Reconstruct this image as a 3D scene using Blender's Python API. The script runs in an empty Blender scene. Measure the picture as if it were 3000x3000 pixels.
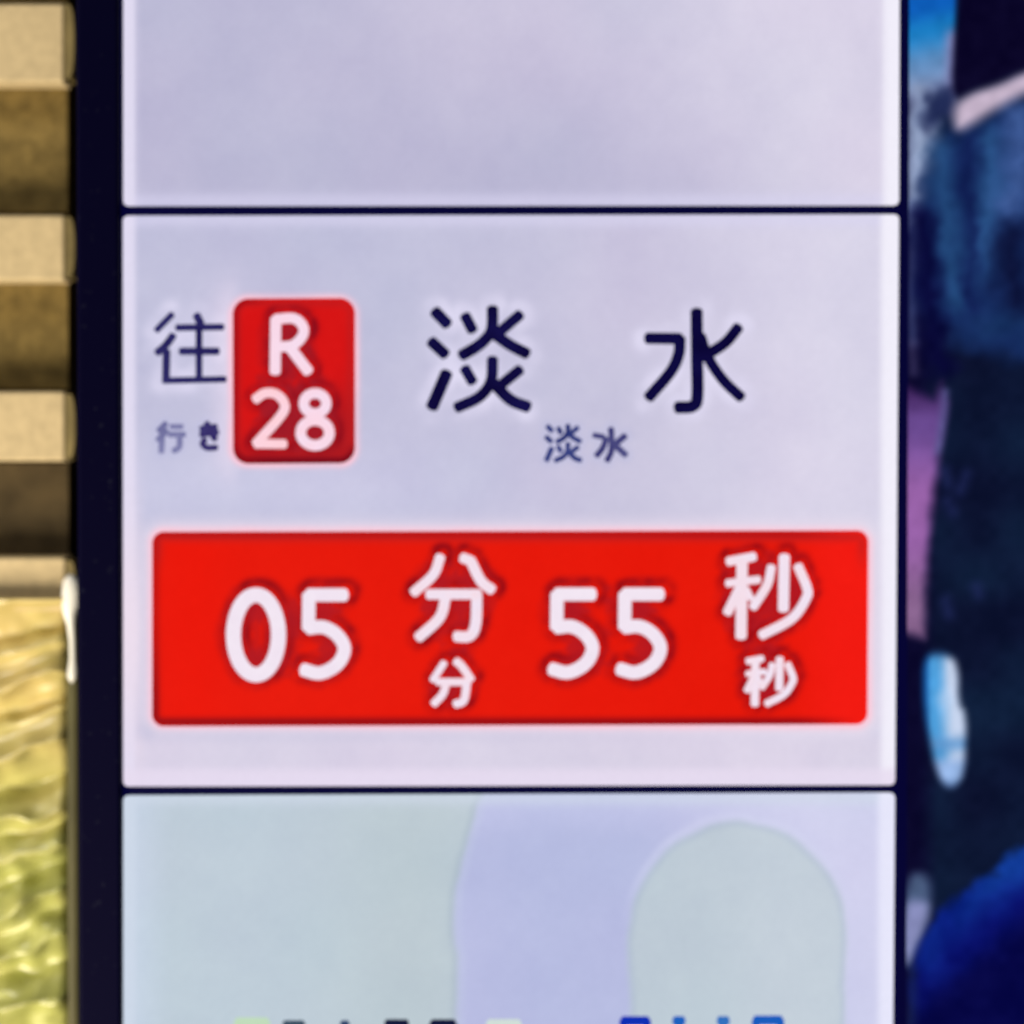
import bpy, bmesh, math, random
import numpy as np
from mathutils import Vector, Matrix

random.seed(7)
rng = np.random.default_rng(11)
sc = bpy.context.scene
C = sc.collection

# ------------------------------------------------------------------ camera
S = 0.0002                       # metres on the display face for one photograph pixel
DIST, PITCH = 1.6, math.radians(0.95)
cam_d = bpy.data.cameras.new('camera')
cam = bpy.data.objects.new('camera', cam_d)
C.objects.link(cam)
cam_d.sensor_width = 36
cam_d.lens = 36 * DIST / (3000 * S)
cam_d.clip_start, cam_d.clip_end = 0.05, 50
cam.location = (0, -DIST * math.cos(PITCH), DIST * math.sin(PITCH))
cam.rotation_euler = (math.pi / 2 - PITCH, 0, 0)
cam_d.dof.use_dof = True         # the phone focused a little short of the display
cam_d.dof.focus_distance = 1.45
cam_d.dof.aperture_fstop = 3.1
cam_d.dof.aperture_blades = 0
sc.camera = cam

# ------------------------------------------------------------------ world, lamps, exposure
w = bpy.data.worlds.new('World'); sc.world = w; w.use_nodes = True
bg = w.node_tree.nodes['Background']
bg.inputs[0].default_value = (0.75, 0.8, 1.0, 1); bg.inputs[1].default_value = 0.05

def area_lamp(name, loc, target, size, power, col):
    d = bpy.data.lights.new(name, 'AREA'); d.shape = 'DISK'; d.size = size; d.energy = power; d.color = col
    o = bpy.data.objects.new(name, d); C.objects.link(o); o.location = loc
    o.rotation_euler = (Vector(target) - Vector(loc)).to_track_quat('-Z', 'Y').to_euler()
    return o
area_lamp('station_lamp', (-0.95, -0.75, -0.75), (-0.30, 0.05, 0.05), 0.75, 30, (1, 0.87, 0.66))
area_lamp('hall_lamp', (-0.9, -0.5, 0.75), (-0.30, 0.05, -0.15), 0.25, 4.0, (1, 0.96, 0.88))

vs = sc.view_settings
vs.view_transform = 'Standard'; vs.look = 'None'; vs.exposure = 0; vs.gamma = 1; vs.use_curve_mapping = False
sc.cycles.use_denoising = True
sc.cycles.max_bounces = 6

# ------------------------------------------------------------------ helpers
CP, SP = math.cos(PITCH), math.sin(PITCH)
def P(px, py, y=0.0):
    """photograph pixel -> point on the plane at depth y (arrays allowed)"""
    u = (np.asarray(px, float) - 1500) * S / DIST
    v = (1500 - np.asarray(py, float)) * S / DIST
    dy, dz = CP + v * SP, -SP + v * CP
    t = (y - cam.location.y) / dy
    return np.stack([u * t, np.broadcast_to(y, np.shape(t)) + 0 * t, cam.location.z + dz * t], -1)

def lin(c):
    c = np.clip(np.asarray(c, float) / 255.0, 0, 1)
    return np.where(c <= 0.04045, c / 12.92, ((c + 0.055) / 1.055) ** 2.4)

def mesh_obj(name, verts, faces, mat, parent=None, cols=None, smooth=False):
    me = bpy.data.meshes.new(name)
    me.from_pydata([tuple(v) for v in verts], [], [tuple(int(i) for i in f) for f in faces])
    if cols is not None:
        at = me.color_attributes.new('picture', 'FLOAT_COLOR', 'POINT')
        a = np.ones((len(verts), 4), np.float32); a[:, :3] = cols
        at.data.foreach_set('color', a.ravel())
    me.materials.append(mat)
    if smooth:
        me.polygons.foreach_set('use_smooth', [True] * len(me.polygons))
    me.update()
    o = bpy.data.objects.new(name, me); C.objects.link(o)
    if parent is not None: o.parent = parent
    return o

def bm_obj(name, bm, mat, parent=None, smooth=False):
    me = bpy.data.meshes.new(name); bm.normal_update(); bm.to_mesh(me); bm.free()
    me.materials.append(mat)
    if smooth: me.polygons.foreach_set('use_smooth', [True] * len(me.polygons))
    o = bpy.data.objects.new(name, me); C.objects.link(o)
    if parent is not None: o.parent = parent
    return o

def box(bm, x0, x1, y0, y1, z0, z1, bev=0.0, seg=2):
    t = bmesh.new(); bmesh.ops.create_cube(t, size=1)
    bmesh.ops.scale(t, vec=(x1 - x0, y1 - y0, z1 - z0), verts=t.verts)
    bmesh.ops.translate(t, vec=((x0 + x1) / 2, (y0 + y1) / 2, (z0 + z1) / 2), verts=t.verts)
    if bev: bmesh.ops.bevel(t, geom=t.edges, offset=bev, segments=seg, affect='EDGES', profile=0.5)
    m = bpy.data.meshes.new('t'); t.to_mesh(m); t.free(); bm.from_mesh(m); bpy.data.meshes.remove(m)

def thing(name, label, cat, loc=(0, 0, 0)):
    o = bpy.data.objects.new(name, None); C.objects.link(o); o.location = loc
    o.empty_display_size = 0.05
    o['label'] = label; o['category'] = cat
    return o

def value_noise(x, y, scale, seed):
    """smooth 2-D noise in -1..1 on pixel coordinates"""
    r = np.random.default_rng(seed); g = r.uniform(-1, 1, (256, 256))
    X, Y = x / scale + 1000, y / scale + 1000
    i, j = np.floor(X).astype(int), np.floor(Y).astype(int); f, h = X - i, Y - j
    f, h = f * f * (3 - 2 * f), h * h * (3 - 2 * h)
    a = g[i % 256, j % 256]; b = g[(i + 1) % 256, j % 256]; c = g[i % 256, (j + 1) % 256]; d = g[(i + 1) % 256, (j + 1) % 256]
    return (a * (1 - f) + b * f) * (1 - h) + (c * (1 - f) + d * f) * h

# ------------------------------------------------------------------ materials
def nodes_of(name):
    m = bpy.data.materials.new(name); m.use_nodes = True
    return m, m.node_tree, m.node_tree.nodes['Principled BSDF']

def mat_screen():
    """LCD picture: the picture colour is given off as light, with a faint pixel-level unevenness"""
    m, t, b = nodes_of('lcd_picture')
    a = t.nodes.new('ShaderNodeAttribute'); a.attribute_name = 'picture'
    tc = t.nodes.new('ShaderNodeTexCoord')
    n = t.nodes.new('ShaderNodeTexNoise'); n.inputs['Scale'].default_value = 260; n.inputs['Detail'].default_value = 3
    t.links.new(tc.outputs['Object'], n.inputs['Vector'])
    r = t.nodes.new('ShaderNodeMapRange')
    r.inputs['From Min'].default_value = 0.25; r.inputs['From Max'].default_value = 0.75
    r.inputs['To Min'].default_value = 0.985; r.inputs['To Max'].default_value = 1.015
    t.links.new(n.outputs['Fac'], r.inputs['Value'])
    x = t.nodes.new('ShaderNodeVectorMath'); x.operation = 'SCALE'
    t.links.new(a.outputs['Color'], x.inputs[0]); t.links.new(r.outputs['Result'], x.inputs['Scale'])
    b.inputs['Base Color'].default_value = (0, 0, 0, 1)
    b.inputs['Roughness'].default_value = 0.5; b.inputs['Specular IOR Level'].default_value = 0.05
    t.links.new(x.outputs['Vector'], b.inputs['Emission Color']); b.inputs['Emission Strength'].default_value = 1
    return m

def mat_plain(name, col, rough=0.5, spec=0.3, var=0.15, scale=60, metallic=0.0, bump=0.0, stretch=(1, 1, 1)):
    m, t, b = nodes_of(name)
    tc = t.nodes.new('ShaderNodeTexCoord'); mp = t.nodes.new('ShaderNodeMapping'); mp.inputs['Scale'].default_value = stretch
    n = t.nodes.new('ShaderNodeTexNoise'); n.inputs['Scale'].default_value = scale; n.inputs['Detail'].default_value = 5
    t.links.new(tc.outputs['Object'], mp.inputs[0]); t.links.new(mp.outputs[0], n.inputs['Vector'])
    r = t.nodes.new('ShaderNodeValToRGB'); c = np.array(col)
    r.color_ramp.elements[0].position = 0.3; r.color_ramp.elements[1].position = 0.7
    r.color_ramp.elements[0].color = (*(c * (1 - var)), 1); r.color_ramp.elements[1].color = (*np.clip(c * (1 + var), 0, 1), 1)
    t.links.new(n.outputs['Fac'], r.inputs[0]); t.links.new(r.outputs[0], b.inputs['Base Color'])
    b.inputs['Roughness'].default_value = rough; b.inputs['Specular IOR Level'].default_value = spec; b.inputs['Metallic'].default_value = metallic
    if bump:
        bp = t.nodes.new('ShaderNodeBump'); bp.inputs['Strength'].default_value = bump; bp.inputs['Distance'].default_value = 0.002
        t.links.new(n.outputs['Fac'], bp.inputs['Height']); t.links.new(bp.outputs[0], b.inputs['Normal'])
    return m

def mat_bezel():
    """near-black navy plastic with sparse dust specks"""
    m, t, b = nodes_of('bezel_plastic')
    tc = t.nodes.new('ShaderNodeTexCoord')
    n = t.nodes.new('ShaderNodeTexNoise'); n.inputs['Scale'].default_value = 190; n.inputs['Detail'].default_value = 2
    t.links.new(tc.outputs['Object'], n.inputs['Vector'])
    r = t.nodes.new('ShaderNodeValToRGB')
    r.color_ramp.elements[0].position = 0.66; r.color_ramp.elements[0].color = (0.0006, 0.0003, 0.0150, 1)
    r.color_ramp.elements[1].position = 0.80; r.color_ramp.elements[1].color = (0.010, 0.011, 0.030, 1)
    t.links.new(n.outputs['Fac'], r.inputs[0]); t.links.new(r.outputs[0], b.inputs['Base Color'])
    b.inputs['Roughness'].default_value = 0.55; b.inputs['Specular IOR Level'].default_value = 0.04
    return m

def mat_foil():
    """yellow-green crinkled foil: golden at its upper end, greener lower down, mottled"""
    m, t, b = nodes_of('crinkled_foil')
    tc = t.nodes.new('ShaderNodeTexCoord'); sx = t.nodes.new('ShaderNodeSeparateXYZ')
    t.links.new(tc.outputs['Object'], sx.inputs[0])
    mr = t.nodes.new('ShaderNodeMapRange')
    mr.inputs['From Min'].default_value = -0.10; mr.inputs['From Max'].default_value = -0.22
    t.links.new(sx.outputs['Z'], mr.inputs['Value'])
    n = t.nodes.new('ShaderNodeTexNoise'); n.inputs['Scale'].default_value = 26; n.inputs['Detail'].default_value = 3
    t.links.new(tc.outputs['Object'], n.inputs['Vector'])
    ad = t.nodes.new('ShaderNodeMath'); ad.operation = 'MULTIPLY_ADD'; ad.inputs[1].default_value = 1.1
    sb = t.nodes.new('ShaderNodeMath'); sb.operation = 'SUBTRACT'; sb.inputs[1].default_value = 0.5
    t.links.new(n.outputs['Fac'], sb.inputs[0]); t.links.new(sb.outputs[0], ad.inputs[0]); t.links.new(mr.outputs[0], ad.inputs[2])
    r = t.nodes.new('ShaderNodeValToRGB')
    e = r.color_ramp.elements
    e[0].position = 0.0; e[0].color = (0.62, 0.50, 0.20, 1)
    e[1].position = 1.0; e[1].color = (0.43, 0.45, 0.14, 1)
    t.links.new(ad.outputs[0], r.inputs[0]); t.links.new(r.outputs[0], b.inputs['Base Color'])
    b.inputs['Roughness'].default_value = 0.33; b.inputs['Specular IOR Level'].default_value = 1.0
    return m

M_LCD = mat_screen()
M_BEZEL = mat_bezel()
M_BLACK = mat_plain('lcd_black', (0.0005, 0.0004, 0.004), 0.4, 0.05)          # the backlight leaks a little navy through black pixels
_b = M_BLACK.node_tree.nodes['Principled BSDF']; _b.inputs['Emission Color'].default_value = (0.0012, 0.0010, 0.030, 1); _b.inputs['Emission Strength'].default_value = 1
M_BACK = mat_plain('housing_metal', (0.004, 0.004, 0.010), 0.6, 0.1)
M_WALL = mat_plain('wall_plaster', (0.030, 0.018, 0.012), 0.8, 0.2, 0.3, 20)
M_SLAT = mat_plain('cream_slat', (0.62, 0.50, 0.30), 0.6, 0.2, 0.09, 150, bump=0.15)
M_REFLECT = mat_plain('slat_reflection', (0.21, 0.165, 0.070), 0.5, 0.3, 0.25, 40)  # darker olive paints the slats' dim reflection next to the bezel
M_BOARD = mat_plain('olive_board', (0.190, 0.135, 0.045), 0.8, 0.15, 0.26, 120, bump=0.3)
M_BOARD_DIM = mat_plain('dim_board', (0.075, 0.054, 0.026), 0.75, 0.2, 0.30, 55, bump=0.2)  # same boards in a darker colour, for the weaker light in the lowest recess
M_TRIM = mat_plain('olive_trim', (0.075, 0.070, 0.028), 0.5, 0.3, 0.25, 25)
M_FOIL = mat_foil()
M_GLINT = mat_plain('white_glint', (0.85, 0.86, 0.84), 0.25, 0.5, 0.03, 60)  # white colour of the solid that stands for a highlight

# ------------------------------------------------------------------ the wall behind
bm = bmesh.new(); box(bm, -0.9, 1.2, 0.115, 0.135, -0.8, 0.8)
wl = bm_obj('wall', bm, M_WALL); wl['kind'] = 'structure'

# ------------------------------------------------------------------ strokes of the lettering (photograph pixels)
def catmull(pts, n=8):
    p = [np.array(q, float) for q in pts]
    if len(p) < 3: return p
    p = [2 * p[0] - p[1]] + p + [2 * p[-1] - p[-2]]
    out = []
    for i in range(1, len(p) - 2):
        for k in range(n):
            t = k / n
            out.append(0.5 * (2 * p[i] + (p[i + 1] - p[i - 1]) * t + (2 * p[i - 1] - 5 * p[i] + 4 * p[i + 1] - p[i + 2]) * t * t
                              + (3 * p[i] - p[i - 1] - 3 * p[i + 1] + p[i + 2]) * t ** 3))
    out.append(p[-2])
    return out
def ell(cx, cy, rx, ry, n=40, a0=0, a1=2 * math.pi):
    return [(cx + rx * math.cos(a0 + (a1 - a0) * k / n), cy + ry * math.sin(a0 + (a1 - a0) * k / n)) for k in range(n + 1)]

def seg_dist(X, Y, strokes, dw=0.0):
    """pixel distance from a field of points to the outline of the strokes (negative inside)"""
    best = np.full(X.shape, 1e9)
    for pts, wd in strokes:
        for (ax, ay), (bx, by) in zip(pts[:-1], pts[1:]):
            dx, dy = bx - ax, by - ay; L = dx * dx + dy * dy + 1e-9
            t = np.clip(((X - ax) * dx + (Y - ay) * dy) / L, 0, 1)
            best = np.minimum(best, np.hypot(X - ax - t * dx, Y - ay - t * dy) - (wd + dw) / 2)
    return best

def glyph(name, strokes, rgb, parent, y, dw=0.0, rgb2=None):
    """one character: every stroke a flat ribbon with round ends, lying a hair in front of the one before"""
    V, F, K = [], [], []
    for si, (pts, wd) in enumerate(strokes):
        yy = y - 0.00003 * si
        pts = [np.array(q, float) for q in pts]; h = (wd + dw) / 2
        L, R = [], []
        for i, q in enumerate(pts):
            a = pts[max(i - 1, 0)]; b = pts[min(i + 1, len(pts) - 1)]
            d = (b - a) / (np.linalg.norm(b - a) + 1e-9); nrm = np.array([-d[1], d[0]])
            L.append(q + nrm * h); R.append(q - nrm * h)
        def cap(c, d):
            a0 = math.atan2(d[1], d[0])
            return [c + h * (0.6 * math.cos(s) * np.array([math.cos(a0), math.sin(a0)]) + math.sin(s) * np.array([-math.sin(a0), math.cos(a0)])) for s in np.linspace(math.pi / 2, -math.pi / 2, 9)[1:-1]]
        d0 = pts[0] - pts[1]; d1 = pts[-1] - pts[-2]
        b0 = len(V)
        for q in L + R: V.append(P(q[0], q[1], yy)); K.append(q)
        n = len(pts)
        for i in range(n - 1): F.append((b0 + i, b0 + i + 1, b0 + n + i + 1, b0 + n + i))
        for cpt, d, ia, ib in ((pts[-1], d1, b0 + n - 1, b0 + 2 * n - 1), (pts[0], d0, b0 + n, b0)):
            arc = cap(cpt, d); s = len(V)
            for q in arc: V.append(P(q[0], q[1], yy)); K.append(q)
            F.append((ia, *range(s, s + len(arc)), ib))
    K = np.array(K)
    c = np.tile(lin(rgb), (len(V), 1))
    if rgb2 is not None:
        c = c + (lin(rgb2) - lin(rgb)) * (0.5 + 0.5 * value_noise(K[:, 0], K[:, 1], 30, 5))[:, None]
    return mesh_obj(name, V, F, M_LCD, parent, c)

def five(x, y):   # the digit 5 with its upper left corner at x, y
    return [([(x + 105, y), (x, y)], 43), ([(x, y), (x - 1, y + 97)], 43),
            (catmull([(x - 1, y + 97), (x + 44, y + 95), (x + 84, y + 119), (x + 104, y + 159), (x + 83, y + 203), (x + 33, y + 229), (x - 16, y + 219)]), 43)]
TXT = {}
TXT['wang'] = [([(504, 921), (459, 967)], 16), (catmull([(507, 983), (485, 1012), (461, 1033)]), 20), ([(488, 1029), (486, 1112)], 20),
               ([(576, 924), (588, 948)], 21), ([(519, 960), (652, 958)], 17), ([(530, 1029), (638, 1029)], 19), ([(583, 960), (583, 1110)], 17), ([(480, 1115), (659, 1111)], 16)]
TXT['iku'] = [([(486, 1241), (465, 1262)], 15), ([(488, 1262), (463, 1289)], 16), ([(474, 1282), (473, 1324)], 15), ([(501, 1250), (533, 1250)], 13), ([(496, 1273), (540, 1273)], 14), (catmull([(525, 1273), (525, 1308), (509, 1321)]), 15)]
TXT['ki'] = [([(589, 1256), (633, 1250)], 15), ([(589, 1273), (637, 1266)], 16), ([(605, 1240), (630, 1287)], 16), (catmull([(600, 1288), (594, 1301), (607, 1312), (634, 1311)]), 15)]
TXT['dan'] = [([(1275, 913), (1310, 949)], 27), ([(1264, 1001), (1304, 1038)], 26), ([(1308, 1094), (1266, 1192)], 29), ([(1363, 926), (1384, 967)], 25),
              (catmull([(1443, 904), (1442, 955), (1433, 981), (1402, 1012), (1353, 1041)]), 26), ([(1523, 922), (1462, 974)], 24), (catmull([(1447, 978), (1493, 1010), (1543, 1036)]), 26),
              ([(1362, 1080), (1384, 1118)], 24), (catmull([(1443, 1052), (1438, 1117), (1404, 1163), (1339, 1194)]), 25), ([(1523, 1083), (1462, 1132)], 24), (catmull([(1445, 1122), (1495, 1171), (1546, 1192)]), 27)]
TXT['shui'] = [([(1897, 991), (1992, 992)], 26), (catmull([(1992, 992), (1988, 1039), (1964, 1090), (1901, 1164)]), 26), (catmull([(2041, 912), (2042, 1040), (2043, 1160), (2029, 1190), (1984, 1194)]), 28),
               (catmull([(2163, 959), (2124, 1005), (2060, 1046)]), 25), (catmull([(2052, 985), (2077, 1052), (2120, 1115), (2171, 1164)]), 24)]
def fit(strokes, a, b, c, d, k, w0):       # the same character again, smaller
    return [([(c + (x - a[0]) * k, d + (y - a[1]) * k) for x, y in pts], wd * k + w0) for pts, wd in strokes]
TXT['dan_small'] = fit(TXT['dan'], (1254, 895), None, 1597, 1243, 0.355, 3.0)
TXT['shui_small'] = [([(1740, 1275), (1768, 1280)], 13), (catmull([(1776, 1284), (1766, 1312), (1748, 1335)]), 15), (catmull([(1790, 1256), (1792, 1316), (1779, 1349)]), 15),
                     ([(1831, 1277), (1799, 1304)], 16), ([(1800, 1303), (1833, 1333)], 16)]
TXT['r'] = [([(808, 935), (806, 1090)], 36), (catmull([(808, 935), (861, 933), (888, 957), (885, 986), (856, 1012), (809, 1016)]), 34), ([(848, 1016), (903, 1088)], 36)]
TXT['two'] = [(catmull([(748, 1170), (776, 1152), (809, 1155), (833, 1182), (824, 1216), (750, 1300)]), 32), ([(750, 1300), (834, 1301)], 31)]
TXT['eight'] = [(ell(923, 1182, 33, 30), 34), (ell(923, 1268, 42, 37), 35)]
TXT['zero'] = [(ell(750, 1860, 66, 117, 56), 48)]
TXT['five_a'] = five(905, 1743); TXT['five_b'] = five(1632, 1741); TXT['five_c'] = five(1831, 1741)
TXT['fen'] = [(catmull([(1290, 1631), (1269, 1684), (1212, 1736)]), 29), ([(1355, 1634), (1379, 1643)], 30), (catmull([(1379, 1643), (1409, 1702), (1441, 1728)]), 31), ([(1255, 1741), (1403, 1741)], 30),
              (catmull([(1397, 1741), (1394, 1826), (1376, 1863), (1336, 1865)]), 32), (catmull([(1306, 1748), (1288, 1809), (1226, 1868)]), 31)]
TXT['fen_small'] = [([(1301, 1942), (1268, 1993)], 21), (catmull([(1336, 1937), (1352, 1951), (1380, 1991)]), 24), ([(1282, 1998), (1366, 1998)], 22), (catmull([(1368, 1998), (1359, 2051), (1334, 2063)]), 24), (catmull([(1306, 2008), (1296, 2035), (1271, 2062)]), 23)]
TXT['miao'] = [([(2209, 1631), (2134, 1645)], 27), ([(2131, 1709), (2223, 1698)], 23), ([(2174, 1647), (2171, 1865)], 33), ([(2164, 1728), (2131, 1795)], 28), ([(2186, 1726), (2200, 1754)], 20),
               (catmull([(2260, 1661), (2247, 1715), (2206, 1779)]), 26), ([(2298, 1631), (2295, 1785)], 32), (catmull([(2338, 1659), (2364, 1722), (2362, 1752), (2320, 1812), (2231, 1861)]), 28)]
TXT['miao_small'] = fit(TXT['miao'], (2118, 1618), None, 2181, 1922, 0.575, 5.0)

DARK_W, LIGHT_W = 8.0, -4.0          # stroke width corrections for the soft focus
navy_all = sum((TXT[k] for k in ('wang', 'iku', 'ki', 'dan', 'shui', 'dan_small', 'shui_small')), [])
BIG_NAVY = TXT['wang'] + TXT['dan'] + TXT['shui']
white_bar = sum((TXT[k] for k in ('zero', 'five_a', 'five_b', 'five_c', 'fen', 'fen_small', 'miao', 'miao_small')), [])
white_badge = TXT['r'] + TXT['two'] + TXT['eight']

# ------------------------------------------------------------------ picture sheets on the display
def rr_sd(X, Y, x0, y0, x1, y1, r):
    qx = np.abs(X - (x0 + x1) / 2) - (x1 - x0) / 2 + r; qy = np.abs(Y - (y0 + y1) / 2) - (y1 - y0) / 2 + r
    return np.hypot(np.maximum(qx, 0), np.maximum(qy, 0)) + np.minimum(np.maximum(qx, qy), 0) - r

def sheet(name, quad, step, r, y, paint, parent):
    """picture sheet between four pixel corners (tl, tr, br, bl) with rounded corners; paint(X, Y, U, V) -> sRGB 0..255"""
    tl, tr, br, bl = [np.array(q, float) for q in quad]
    Wd, Hd = np.linalg.norm(tr - tl), np.linalg.norm(bl - tl)
    nu, nv = max(2, int(Wd / step)), max(2, int(Hd / step))
    us, vv = np.meshgrid(np.linspace(0, 1, nu + 1), np.linspace(0, 1, nv + 1))
    a, b = us * Wd, vv * Hd                                   # pull corner points in onto the rounding
    if r:
        cx = np.clip(a, r, Wd - r); cy = np.clip(b, r, Hd - r)
        m = ((a < r) | (a > Wd - r)) & ((b < r) | (b > Hd - r))
        d = np.hypot(a - cx, b - cy); k = np.where(m & (d > r), r / np.maximum(d, 1e-6), 1)
        a, b = cx + (a - cx) * k, cy + (b - cy) * k
    us, vv = (a / Wd)[..., None], (b / Hd)[..., None]
    Q = (tl * (1 - us) + tr * us) * (1 - vv) + (bl * (1 - us) + br * us) * vv
    X, Y = Q[..., 0], Q[..., 1]
    col = lin(paint(X, Y, us[..., 0], vv[..., 0])).reshape(-1, 3)
    V = P(X, Y, y).reshape(-1, 3)
    i = np.arange((nu + 1) * (nv + 1)).reshape(nv + 1, nu + 1)
    F = np.stack([i[1:, :-1], i[1:, 1:], i[:-1, 1:], i[:-1, :-1]], -1).reshape(-1, 4)
    return mesh_obj(name, V, F, M_LCD, parent, col)

def mix(c, rgb, f):
    f = np.clip(f, 0, 1)[..., None]
    return c * (1 - f) + np.array(rgb, float) * f
def const(X, rgb): return np.ones(X.shape + (3,)) * np.array(rgb, float)
def ss(x, a, b):
    t = np.clip((x - a) / (b - a), 0, 1); return t * t * (3 - 2 * t)
def mottled(c, X, Y, amp=3.0, seed=1):
    n = value_noise(X, Y, 170, seed) * 0.6 + value_noise(X, Y, 60, seed + 1) * 0.4 + value_noise(X, Y, 22, seed + 2) * 0.25
    h = value_noise(X, Y, 230, seed + 3)
    return c + amp * n[..., None] * np.array([1, 1, 0.7]) + amp * 0.3 * h[..., None] * np.array([1, -0.2, 0.2]) - np.array([2, 3, 2])
def edge_glow(c, X, Y, x0, y0, x1, y1, left=(226, 220, 242), right=(243, 240, 252), tb=(216, 212, 240)):
    c = mix(c, tb, 0.6 * np.exp(-((np.minimum(Y - y0, y1 - Y) - 14) / 22) ** 2))
    c = mix(c, left, 0.95 * (1 - ss(X - x0, 26, 48)))
    c = mix(c, right, 0.95 * (1 - ss(x1 - X, 34, 64)))
    return c

def paint_blank(X, Y, U, V):
    c = const(X, (190, 188, 215))
    c = mix(c, (203, 198, 222), np.exp(-(((X - 1400) / 420) ** 2 + ((Y - 60) / 260) ** 2)))
    c = mix(c, (222, 216, 235), ss(X + (300 - Y) * 0.55, 1500, 2500) * 0.92)
    c = mottled(c, X, Y, 4.6, 21)
    return edge_glow(c, X, Y, 361, -520, 2636, 602)

def paint_arrival(X, Y, U, V):
    c = const(X, (195, 195, 221))
    c = mix(c, (204, 200, 224), ss(X, 900, 2000))
    c = mix(c, (221, 217, 236), ss(X, 1750, 2500) * 0.9)
    c = mix(c, (206, 206, 232), np.exp(-((Y - 1430) / 130) ** 2) * (1 - ss(X, 900, 1900)) * 0.7)
    c = mix(c, (222, 214, 233), ss(Y, 2130, 2190) * 0.85)
    c = mottled(c, X, Y, 4.2, 31)
    c = edge_glow(c, X, Y, 360, 630, 2630, 2300)
    c = mix(c, (238, 222, 237), (1 - ss(X, 395, 440)) * np.exp(-((Y - 1850) / 330) ** 2) * 0.9)
    c = mix(c, (232, 220, 240), ss(Y, 2235, 2270) * 0.8)
    # pale rims round the lettering and the red panels
    d = seg_dist(X, Y, BIG_NAVY, DARK_W)
    c = mix(c, (226, 221, 245), (0.50 + 0.45 * value_noise(X, Y, 55, 35)) * np.exp(-((d - 8) / 22) ** 2))
    dt = seg_dist(X, Y, TXT['iku'] + TXT['ki'] + TXT['dan_small'] + TXT['shui_small'])
    c = mix(c, (190, 190, 222), 0.55 * np.exp(-(np.maximum(dt, 0) / 14) ** 2))
    d1 = rr_sd(X, Y, 682, 875, 1040, 1358, 46); d2 = rr_sd(X, Y, 446, 1556, 2543, 2124, 34)
    c = mix(c, (228, 216, 238), 0.75 * np.exp(-(np.maximum(d1, 0) / 60) ** 2) * (1 - ss(X, 660, 720)))
    c = mix(c, (236, 222, 238), 0.75 * np.exp(-(np.maximum(d2, 0) / 34) ** 2))
    for d, k in ((d1, 1.0), (d2, 0.9)):
        c = mix(c, (253, 200, 216), k * (0.85 + 0.2 * value_noise(X, Y, 80, 36)) * np.exp(-(np.maximum(d - 3, 0) / 11) ** 2))
    return c

def red_text_shade(c, X, Y, strokes, ring, core):
    d = seg_dist(X, Y, strokes, LIGHT_W)
    d2 = seg_dist(X - 9, Y + 12, strokes, LIGHT_W)      # the darker rim leans to the upper right
    k = 0.85 + 0.45 * value_noise(X, Y, 48, 37) + 0.35 * value_noise(X, Y, 20, 38)
    c = mix(c, ring, k * np.clip(0.30 * np.exp(-((d - 15) / 12) ** 2) + 0.62 * np.exp(-((d2 - 9) / 12) ** 2) * (d > -8), 0, 0.9))
    # red squeezed between strokes on both sides turns deeper
    hit = np.zeros(X.shape)
    for ox, oy in ((46, 0), (-46, 0), (0, 46), (0, -46), (33, 33), (-33, 33), (33, -33), (-33, -33)):
        hit += seg_dist(X + ox, Y + oy, strokes, LIGHT_W + 14) < 0
    return mix(c, core, ss(hit, 2.0, 6.0) * 0.85)

def paint_bar(X, Y, U, V):
    c = const(X, (233, 26, 10)); c = mix(c, (244, 28, 18), ss(X, 2250, 2480)); c = mix(c, (238, 24, 8), np.exp(-((X - 560) / 120) ** 2))
    c = mottled(c, X, Y, 2.0, 41)
    c = red_text_shade(c, X, Y, white_bar, (150, 8, 18), (178, 24, 34))
    d = -rr_sd(X, Y, 446, 1556, 2543, 2124, 34)
    c = mix(c, (205, 30, 28), np.exp(-((d - 18) / 16) ** 2) * (1 - ss(Y, 1580, 1700)) * 0.85)
    c = mix(c, (140, 8, 20), np.exp(-((d - 9) / 13) ** 2) * (1 - ss(X, 2300, 2540)) * (0.40 + 0.5 * ss(Y, 1800, 2100)))
    return c

def paint_badge(X, Y, U, V):
    c = const(X, (216, 20, 20)); c = mix(c, (164, 26, 34), ss(X * 0.55 + Y, 1590, 1860) * 0.8)
    c = mottled(c, X, Y, 4.0, 51)
    c = red_text_shade(c, X, Y, white_badge, (140, 8, 24), (160, 26, 40))
    d = -rr_sd(X, Y, 682, 875, 1040, 1358, 46)
    c = mix(c, (190, 26, 30), np.exp(-((d - 14) / 13) ** 2) * 0.6)
    c = mix(c, (110, 4, 24), np.exp(-((d - 8) / 12) ** 2) * ss(Y, 1290, 1345) * 0.9)
    c = mix(c, (150, 10, 22), np.exp(-((d - 8) / 10) ** 2) * (1 - ss(X, 700, 800)) * 0.7)
    return c

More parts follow.
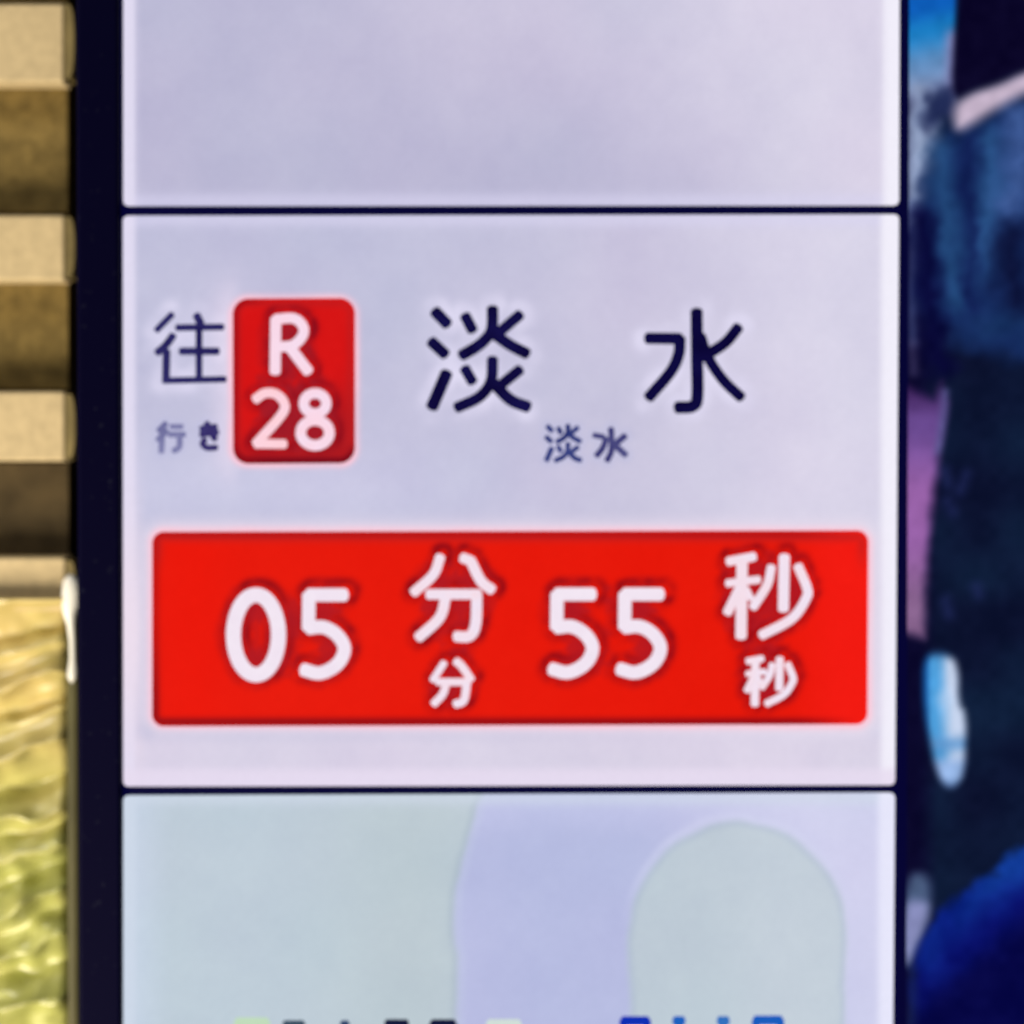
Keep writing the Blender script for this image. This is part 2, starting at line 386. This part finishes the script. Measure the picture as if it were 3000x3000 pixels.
def paint_map(X, Y, U, V):
    land = const(X, (192, 207, 218)); land = mix(land, (199, 213, 229), 1 - ss(X, 380, 520)); land = mix(land, (190, 205, 212), np.exp(-((X - 1200) / 260) ** 2))
    wat = const(X, (186, 192, 228)); wat = mix(wat, (194, 199, 234), 1 - ss(Y, 2340, 2480)); wat = mix(wat, (211, 212, 240), ss(X + (2700 - Y) * 0.4, 1900, 2560))
    # river bank: a curve falling from the top edge, then nearly upright
    yy = np.clip(Y, 2320, 3500); bank = 1338 + 75 * np.exp(-((yy - 2320) / 130) ** 1.4) + 5 * np.sin(yy / 90) + 7 * value_noise(X * 0, yy, 40, 62)
    a = X - bank
    c = land * (1 - ss(a, -12, 12))[..., None] + wat * ss(a, -12, 12)[..., None]
    c = mix(c, (170, 186, 200), 0.5 * np.exp(-((a + 10) / 9) ** 2)); c = mix(c, (196, 205, 232), 0.45 * np.exp(-((a - 14) / 10) ** 2))
    # island: rounded top, straight flanks
    e = np.where(Y < 2760, np.hypot((X - 2160) / 322, (Y - 2760) / 352), np.abs(X - 2160) / (322 - 10 * ss(Y, 2760, 3000))) - 1
    e = e * 320; isl = const(X, (192, 206, 216)); isl = mix(isl, (199, 211, 221), ss(X, 2050, 2300) * 0.9)
    e = e + 5 * value_noise(X, Y, 60, 63); f = 1 - ss(e, -12, 12); c = c * (1 - f)[..., None] + isl * f[..., None]
    c = mix(c, (165, 180, 205), 0.30 * np.exp(-((e + 9) / 8) ** 2)); c = mix(c, (214, 218, 243), 0.45 * np.exp(-((e - 13) / 11) ** 2) * (1 - ss(Y, 2500, 2760)))
    c = mottled(c, X, Y, 3.4, 61)
    return edge_glow(c, X, Y, 361, 2325, 2622, 3520, (205, 216, 232), (232, 232, 252), (208, 218, 234))

def poly_sd(X, Y, pts):
    pts = [np.array(q, float) for q in pts]; d = np.full(X.shape, 1e18); inside = np.zeros(X.shape, bool)
    for p, q in zip(pts, pts[1:] + pts[:1]):
        ex, ey = q - p; wx, wy = X - p[0], Y - p[1]
        t = np.clip((wx * ex + wy * ey) / (ex * ex + ey * ey), 0, 1)
        d = np.minimum(d, (wx - ex * t) ** 2 + (wy - ey * t) ** 2)
        cr = ((p[1] <= Y) & (q[1] > Y)) | ((q[1] <= Y) & (p[1] > Y))
        inside ^= cr & (wx < ex * (wy / (ey if abs(ey) > 1e-9 else 1e-9)))
    return np.where(inside, -1, 1) * np.sqrt(d)
def rounded(pts):
    n = len(pts); out = []                 # corner cutting, twice
    for _ in range(2):
        out = []
        for i in range(n):
            a, b = np.array(pts[i], float), np.array(pts[(i + 1) % n], float)
            out += [a * 0.75 + b * 0.25, a * 0.25 + b * 0.75]
        pts, n = out, len(out)
    return pts
def soft(c, X, Y, pts, rgb, s=16, k=1.0): return mix(c, rgb, k * (1 - ss(poly_sd(X, Y, rounded(pts)), -s * 1.5, s * 1.5)))
def streak(c, X, Y, pts, wd, rgb, s=18, k=1.0): return mix(c, rgb, k * (1 - ss(seg_dist(X, Y, [(catmull(pts), wd)]), -s * 1.6, s * 1.6)))

def paint_video(X, Y, U, V):
    """a blurred film frame: someone in a blue jacket with dark hair, sky behind"""
    jx = X + 14 * value_noise(X, Y, 60, 71) + 8 * value_noise(X, Y, 24, 74); jy = Y + 14 * value_noise(X, Y, 60, 72) + 8 * value_noise(X, Y, 24, 75)
    c = const(X, (9, 16, 44)); c = mix(c, (14, 30, 58), 0.5 + 0.7 * value_noise(X, Y, 130, 73))
    c = mix(c, (8, 6, 42), 1 - ss(X, 2680, 2760))
    # sky and pale distance
    Ys = Y + 0.22 * (X - 2730); sky = const(X, (12, 92, 184)); sky = mix(sky, (26, 124, 194), ss(Ys, 10, 90)); sky = mix(sky, (96, 140, 190), ss(Ys, 80, 190)); sky = mix(sky, (132, 146, 186), ss(Ys, 170, 280)); sky = mix(sky, (128, 130, 178), ss(X, 2750, 2795) * ss(Y, 60, 120))
    f = (1 - ss(Y, 250, 330)) * (1 - ss(X, 2790, 2815)); c = c * (1 - f)[..., None] + sky * f[..., None]
    c = soft(c, jx, jy, [(2655, 230), (2700, 240), (2745, 380), (2720, 500), (2700, 640), (2655, 690)], (150, 166, 200), 24)
    c = streak(c, X, Y, [(2672, 600), (2676, 720), (2672, 860), (2676, 1000)], 20, (70, 82, 130), 16, 0.85)
    c = soft(c, jx, jy, [(2698, 262), (2790, 236), (2795, 330), (2745, 372), (2700, 380)], (32, 42, 84), 24)
    # jacket
    c = soft(c, jx, jy, [(2760, 392), (2830, 372), (3030, 262), (3600, 150), (3600, 1120), (2690, 1040), (2690, 640), (2728, 470)], (20, 42, 92), 30)
    c = streak(c, jx, jy, [(2750, 450), (2770, 640), (2785, 760), (2800, 880)], 48, (38, 80, 130), 30, 0.9)
    c = streak(c, jx, jy, [(2900, 420), (2905, 560), (2880, 700), (2866, 770)], 66, (44, 88, 142), 34, 0.9)
    c = streak(c, jx, jy, [(2985, 330), (2985, 470), (2960, 600)], 66, (74, 104, 166), 38, 0.85)
    c = streak(c, jx, jy, [(2845, 410), (2838, 560), (2850, 720), (2840, 900)], 26, (10, 18, 70), 22, 0.8)
    c = streak(c, jx, jy, [(2705, 640), (2712, 800), (2735, 960), (2760, 1080)], 62, (5, 4, 52), 24, 0.9)
    c = streak(c, jx, jy, [(2890, 960), (2960, 940), (3040, 960)], 50, (22, 52, 96), 34, 0.7)
    c = streak(c, jx, jy, [(2965, 700), (2955, 800), (2990, 880)], 70, (8, 12, 46), 40, 0.9)
    # hair and the strip of neck below it
    c = soft(c, X, Y, [(2800, 302), (2850, 268), (2930, 246), (3010, 206), (3200, 140), (3200, 210), (3000, 274), (2935, 308), (2870, 350), (2806, 388), (2792, 345)], (196, 178, 200), 18)
    c = soft(c, X, Y, [(2812, -40), (2796, 110), (2783, 296), (2852, 262), (2930, 238), (3010, 196), (3600, 60), (3600, -600), (2790, -600)], (9, 5, 38), 12)
    # rose cloth beside the gutter
    rose = const(X, (60, 34, 88)); rose = mix(rose, (104, 72, 142), ss(Y, 1130, 1240)); rose = mix(rose, (152, 98, 168), ss(Y, 1240, 1460)); rose = mix(rose, (134, 98, 140), ss(Y, 1560, 1800))
    f = 1 - ss(poly_sd(X * .7 + jx * .3, Y, [(2640, 1120), (2690, 1150), (2738, 1170), (2758, 1120), (2774, 1180), (2752, 1330), (2730, 1490), (2712, 1680), (2706, 1870), (2640, 1850)]), -22, 22)
    c = c * (1 - f)[..., None] + rose * f[..., None]
    c = streak(c, X, Y, [(2672, 1010), (2676, 1090)], 20, (72, 66, 108), 14, 0.7)
    c = streak(c, X, Y, [(2768, 1150), (2762, 1230), (2748, 1320)], 16, (104, 100, 160), 12, 0.8)
    for q in ([(2770, 1380), (2776, 1420)], [(2830, 1390), (2812, 1440)], [(2775, 1470), (2790, 1500)], [(2770, 1760), (2780, 1800)], [(2860, 1720), (2868, 1740)]):
        c = streak(c, X, Y, q, 20, (34, 42, 92), 18, 0.8)
    # bright object, pale on one side and sky blue on the other
    hp = [(2706, 1912), (2778, 1908), (2808, 1956), (2806, 2062), (2832, 2092), (2826, 2262), (2804, 2306), (2768, 2308), (2742, 2250), (2724, 2170), (2706, 2060)]
    h = const(X, (78, 160, 222)); h = mix(h, (200, 214, 240), ss(X - (Y - 2000) * 0.05 + 10 * value_noise(X, Y, 50, 76), 2730, 2790)); h = mix(h, (96, 150, 205), np.exp(-((Y - 2180) / 24) ** 2) * 0.8)
    h = mix(h, (152, 184, 232), ss(Y, 2200, 2250)); h = mix(h, (40, 80, 130), 1 - ss(Y, 1900, 1945)); h = mix(h, (92, 122, 170), ss(Y, 2270, 2310)); h = mix(h, (30, 110, 190), 1 - ss(X, 2712, 2730))
    f = 1 - ss(poly_sd(X, Y, rounded(hp)), -18, 18); c = c * (1 - f)[..., None] + h * f[..., None]
    # pale wedge and the blue garment at the bottom
    c = soft(c, X, Y, [(2650, 2560), (2722, 2556), (2730, 2660), (2700, 2740), (2672, 2830), (2645, 2830)], (70, 88, 122), 16)
    c = soft(c, X, Y, [(2645, 2640), (2715, 2640), (2722, 2680), (2695, 2750), (2668, 2820), (2645, 2820)], (138, 142, 190), 16, 0.95)
    gd = poly_sd(jx, jy, [(2690, 2800), (2740, 2690), (2868, 2584), (3000, 2480), (3200, 2400), (3600, 2380), (3600, 3600), (2670, 3600), (2672, 2900)])
    g = const(X, (16, 58, 150)); lo = Y - (2700 - (X - 2740) * 0.82) + 20 * value_noise(X, Y, 60, 78); g = mix(g, (6, 28, 120), 1 - ss(X, 2760, 2960)); g = mix(g, (6, 14, 104), ss(lo, 30, 150)); g = mix(g, (4, 5, 68), ss(lo, 120, 300)); g = mix(g, (14, 44, 140), 0.6 * value_noise(X, Y, 70, 77) * (1 - ss(lo, 100, 240)))
    f = 1 - ss(gd, -22, 22); c = c * (1 - f)[..., None] + g * f[..., None]
    c = streak(c, X, Y, [(2672, 2840), (2674, 2930), (2668, 3010)], 22, (24, 40, 92), 14, 0.7)
    c = c + (3.5 * value_noise(X, Y, 26, 79) + 3.0 * value_noise(X, Y, 60, 80))[..., None] * (0.5 + c / 110)
    return c

display = thing('arrival_display', 'black framed train arrival screen with red countdown bar and film picture beside it', 'display screen', tuple(P(2600, 3640, 0.05)))
inv = Matrix.Translation(display.location).inverted()
def under(o, parent): o.parent = parent; return o

BX0, BX1, BY0, BY1 = 226, 4600, -700, 3700           # outer edge of the bezel (pixels)
def pz(py, y=0.0): return float(P(1500, py, y)[2])
def pxx(px, y=0.0): return float(P(px, 1500, y)[0])
xo0, xo1, zo0, zo1 = pxx(BX0, -0.006), pxx(BX1), pz(BY1), pz(BY0)
xi0, xi1, zi0, zi1 = pxx(356), pxx(4480), pz(3560), pz(-560)
parts = []
bm = bmesh.new(); box(bm, xo0 + .004, xo1 - .004, 0.004, 0.1145, zo0 + .004, zo1 - .004, 0.004)
parts.append(bm_obj('housing', bm, M_BACK))
bm = bmesh.new(); box(bm, xi0 - .004, xi1 + .004, 0.0004, 0.0036, zi0 - .004, zi1 + .004)
parts.append(bm_obj('screen_glass', bm, M_BLACK))
for (a, b, c, d) in ((xo0, xi0, zo0, zo1), (xi1, xo1, zo0, zo1), (xi0 + .0001, xi1 - .0001, zi1, zo1), (xi0 + .0001, xi1 - .0001, zo0, zi0)):
    bm = bmesh.new(); box(bm, a, b, -0.006, 0.0035, c, d, 0.002, 3); parts.append(bm_obj('bezel', bm, M_BEZEL, smooth=False))

Y1, Y2, Y3 = -0.0004, -0.0008, -0.0012
tile_blank = sheet('blank_tile', [(361, -540), (2637, -540), (2634, 602), (361, 604)], 14, 15, Y1, paint_blank, None)
tile_arr = sheet('arrival_tile', [(360, 632), (2634, 628), (2622, 2300), (361, 2304)], 8, 15, Y1, paint_arrival, None)
tile_map = sheet('map_tile', [(361, 2330), (2622, 2322), (2612, 3540), (361, 3540)], 10, 15, Y1, paint_map, None)
video = sheet('film_picture', [(2666, -540), (4460, -540), (4460, 3540), (2652, 3540)], 9, 0, Y1, paint_video, None)
badge = sheet('line_badge', [(682, 875), (1040, 873), (1040, 1357), (683, 1359)], 5, 46, Y2, paint_badge, None)
bar = sheet('countdown_bar', [(446, 1558), (2544, 1554), (2541, 2122), (446, 2128)], 6, 34, Y2, paint_bar, None)
tile_blank['label'] = 'blank pale lavender tile'; tile_arr['label'] = 'pale lavender tile with destination lettering'
tile_map['label'] = 'map tile with lilac river and grey-green land'; video['label'] = 'blurred film picture of a person in a blue jacket'
badge['label'] = 'red rounded badge with white R and 28'; bar['label'] = 'red rounded bar with white minutes and seconds'
parts += [tile_blank, tile_arr, tile_map, video, badge, bar]

NAVY = (6, 2, 48)
glyph('character', TXT['wang'], (26, 20, 78), tile_arr, Y2, 3, (48, 44, 104))
glyph('character', TXT['iku'], (98, 98, 148), tile_arr, Y2, 3, (140, 140, 182))
glyph('character', TXT['ki'], (44, 32, 96), tile_arr, Y2, 3, (66, 60, 118))
glyph('character', TXT['dan'], NAVY, tile_arr, Y2, DARK_W, (20, 16, 76))
glyph('character', TXT['shui'], NAVY, tile_arr, Y2, DARK_W, (14, 10, 68))
glyph('character', TXT['dan_small'], (22, 34, 98), tile_arr, Y2, 3, (60, 70, 134))
glyph('character', TXT['shui_small'], (40, 36, 100), tile_arr, Y2, 3, (88, 88, 140))
PINK = (252, 214, 228)
glyph('letter', TXT['r'], PINK, badge, Y3, LIGHT_W, (246, 222, 240))
glyph('digit', TXT['two'], (255, 206, 212), badge, Y3, LIGHT_W, PINK)
glyph('digit', TXT['eight'], PINK, badge, Y3, LIGHT_W, (246, 222, 240))
WHITE = (240, 226, 240)
for k in ('zero', 'five_a', 'five_b', 'five_c'): glyph('digit', TXT[k], WHITE, bar, Y3, LIGHT_W, (244, 232, 244))
for k in ('fen', 'fen_small', 'miao', 'miao_small'): glyph('character', TXT[k], (246, 220, 230), bar, Y3, 0.0, (240, 228, 244))
# lettering that begins at the lower border of the picture
for x0, x1, top, rgb in ((696, 780, 2981, (192, 220, 188)), (836, 886, 2989, (60, 80, 100)), (1004, 1016, 2989, (50, 70, 110)), (1134, 1190, 2986, (14, 22, 58)), (1268, 1328, 2986, (14, 22, 58)),
                         (1434, 1518, 2986, (208, 222, 216)), (1826, 1896, 2977, (10, 46, 180)), (1978, 2000, 2977, (28, 96, 190)), (2108, 2130, 2977, (50, 112, 190)), (2214, 2286, 2975, (24, 92, 190))):
    st = [([(x0, top + 14), (x1, top + 14)], 26)]
    if x1 - x0 < 60: st.append((([((x0 + x1) / 2, top + 14), ((x0 + x1) / 2, top + 70)]), 20))
    else: st += [([(x0, top + 14), (x0 - 2, top + 70)], 20), ([(x1, top + 14), (x1 + 2, top + 70)], 20)]
    glyph('letter', st, rgb, tile_map, Y2, 2)

for o in parts:
    o.parent = display; o.matrix_parent_inverse = inv

# ------------------------------------------------------------------ slatted panel left of the display
panel = thing('slatted_panel', 'cream horizontal slats over brown boards beside the black bezel', 'wall panel', tuple(P(-200, 1760, 0.1)))
pinv = Matrix.Translation(panel.location).inverted()
YB, YS = 0.088, 0.062
rows = [(-1240, -1020), (-620, -385), (9, 242), (629, 823), (1146, 1351), (1632, 1790)]
def add(o): o.parent = panel; o.matrix_parent_inverse = pinv; return o
for i, (t, b) in enumerate(rows):
    bm = bmesh.new(); box(bm, pxx(-1900, YS), pxx(193, YS), YS, YB + 0.004, pz(b, YS), pz(t, YS), 0.0022, 3)
    add(bm_obj('slat', bm, M_SLAT))
    bm = bmesh.new()          # rounded olive piece standing in for the slat's dim reflection by the bezel
    mz, hz = (pz(t + 8, YS + .01) + pz(b - 6, YS + .01)) / 2, (pz(t + 8, YS + .01) - pz(b - 6, YS + .01)) / 2
    x0, x1 = pxx(192, YS + .008), pxx(226, YS + .008)
    n = 14; ring = []
    for k in range(n + 1):
        a = -math.pi / 2 + math.pi * k / n
        ring.append((x0 + (x1 - x0) * (math.cos(a) ** 0.35 if math.cos(a) > 1e-6 else 0), mz + hz * math.sin(a)))
    f = [bm.verts.new((x, YS + 0.0012, z)) for x, z in ring]; g = [bm.verts.new((x, YB + 0.002, z)) for x, z in ring]
    bm.faces.new(f); bm.faces.new(g[::-1])
    for k in range(n): bm.faces.new((f[k], g[k], g[k + 1], f[k + 1]))
    bm.faces.new((f[n], g[n], g[0], f[0]))
    bmesh.ops.recalc_face_normals(bm, faces=bm.faces)
    add(bm_obj('slat_reflection', bm, M_REFLECT))
    if i + 1 < len(rows):
        t2 = rows[i + 1][0]
        bm = bmesh.new(); box(bm, pxx(-1900, YB), pxx(203, YB), YB, 0.1145, pz(t2, YB) + .001, pz(b, YB) - .001, 0.001)
        add(bm_obj('board', bm, M_BOARD_DIM if i == 4 else M_BOARD))

# ------------------------------------------------------------------ crinkled foil below the slats
def fold(X, Y):
    """depth of the creases in metres; ridges run up towards the bezel"""
    q = Y + 0.32 * X + 26 * value_noise(X, Y, 150, 81) + 8 * value_noise(X, Y, 50, 82)
    h = np.zeros(X.shape)
    for c0, wd, a in ((1790, 26, .010), (1875, 30, -.004), (1930, 26, .004), (2030, 30, .011), (2110, 30, -.005), (2150, 24, .003), (2236, 34, .011), (2330, 36, -.007), (2420, 34, .008),
                      (2465, 26, -.004), (2530, 30, .008), (2600, 30, -.008), (2680, 34, .010), (2745, 26, -.003), (2800, 30, .008), (2880, 36, -.007), (2985, 40, .010), (3100, 40, -.006), (3200, 40, .009), (3320, 40, .007), (3430, 40, -.005)):
        u = (q - c0 + 18 * value_noise(X, Y, 90, int(c0))) / wd; h += 1.35 * a * np.exp(-np.where(u > 0, np.abs(u) * 1.7, (u * 0.8) ** 2))
    return h + 0.0024 * value_noise(X * 0.15, q, 30, 83) + (0.0026 * value_noise(X, Y, 60, 84) + 0.0012 * value_noise(X * .6, q, 24, 85)) * ss(Y, 2450, 2650)
xs = np.arange(-1900, 204, 9.0); ys = np.arange(1752, 3700, 7.0)
X, Y = np.meshgrid(xs, ys)
dep = 0.066 - fold(X, Y) + 0.006 * ss(X, 165, 203) ** 2
dep = np.where(Y < 1790, dep * ss(Y, 1752, 1790) + 0.049 * (1 - ss(Y, 1752, 1790)), dep)
F3 = P(X, Y, 0.06); Vx = F3.copy(); Vx[..., 1] = dep
i = np.arange(X.size).reshape(X.shape)
Fc = np.stack([i[1:, :-1], i[1:, 1:], i[:-1, 1:], i[:-1, :-1]], -1).reshape(-1, 4)
foil = thing('foil_sheet', 'crinkled yellow-green foil hanging below the cream slats', 'foil', tuple(P(-200, 3690, 0.08)))
finv = Matrix.Translation(foil.location).inverted()
fo = mesh_obj('sheet', Vx.reshape(-1, 3), Fc, M_FOIL, None, smooth=True)
md = fo.modifiers.new('thickness', 'SOLIDIFY'); md.thickness = 0.0006; md.offset = -1
fo.parent = foil; fo.matrix_parent_inverse = finv
bm = bmesh.new(); box(bm, pxx(197, .06), pxx(231, .06), 0.056, 0.1145, pz(3690, .07), pz(1800, .07), 0.0022, 3)
tr = bm_obj('edge_strip', bm, M_TRIM); tr.parent = foil; tr.matrix_parent_inverse = finv

# highlight at the foil's upper corner, shaped as a white lug with a tail
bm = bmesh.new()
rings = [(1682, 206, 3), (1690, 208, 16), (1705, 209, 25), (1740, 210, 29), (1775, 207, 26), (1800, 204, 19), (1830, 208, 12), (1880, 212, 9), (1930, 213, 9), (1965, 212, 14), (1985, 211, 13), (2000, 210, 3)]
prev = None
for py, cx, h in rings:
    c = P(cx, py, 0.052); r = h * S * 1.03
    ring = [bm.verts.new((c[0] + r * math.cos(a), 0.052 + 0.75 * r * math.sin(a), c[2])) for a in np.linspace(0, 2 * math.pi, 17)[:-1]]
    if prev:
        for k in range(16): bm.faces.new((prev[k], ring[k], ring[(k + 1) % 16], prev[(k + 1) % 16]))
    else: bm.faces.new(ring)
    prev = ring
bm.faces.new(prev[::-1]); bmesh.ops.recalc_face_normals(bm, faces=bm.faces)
clip = bm_obj('clip', bm, M_GLINT, smooth=True)  # added solid in place of a bright highlight
clip['label'] = 'white highlight built as a small solid between the foil and the black bezel'; clip['category'] = 'clip'
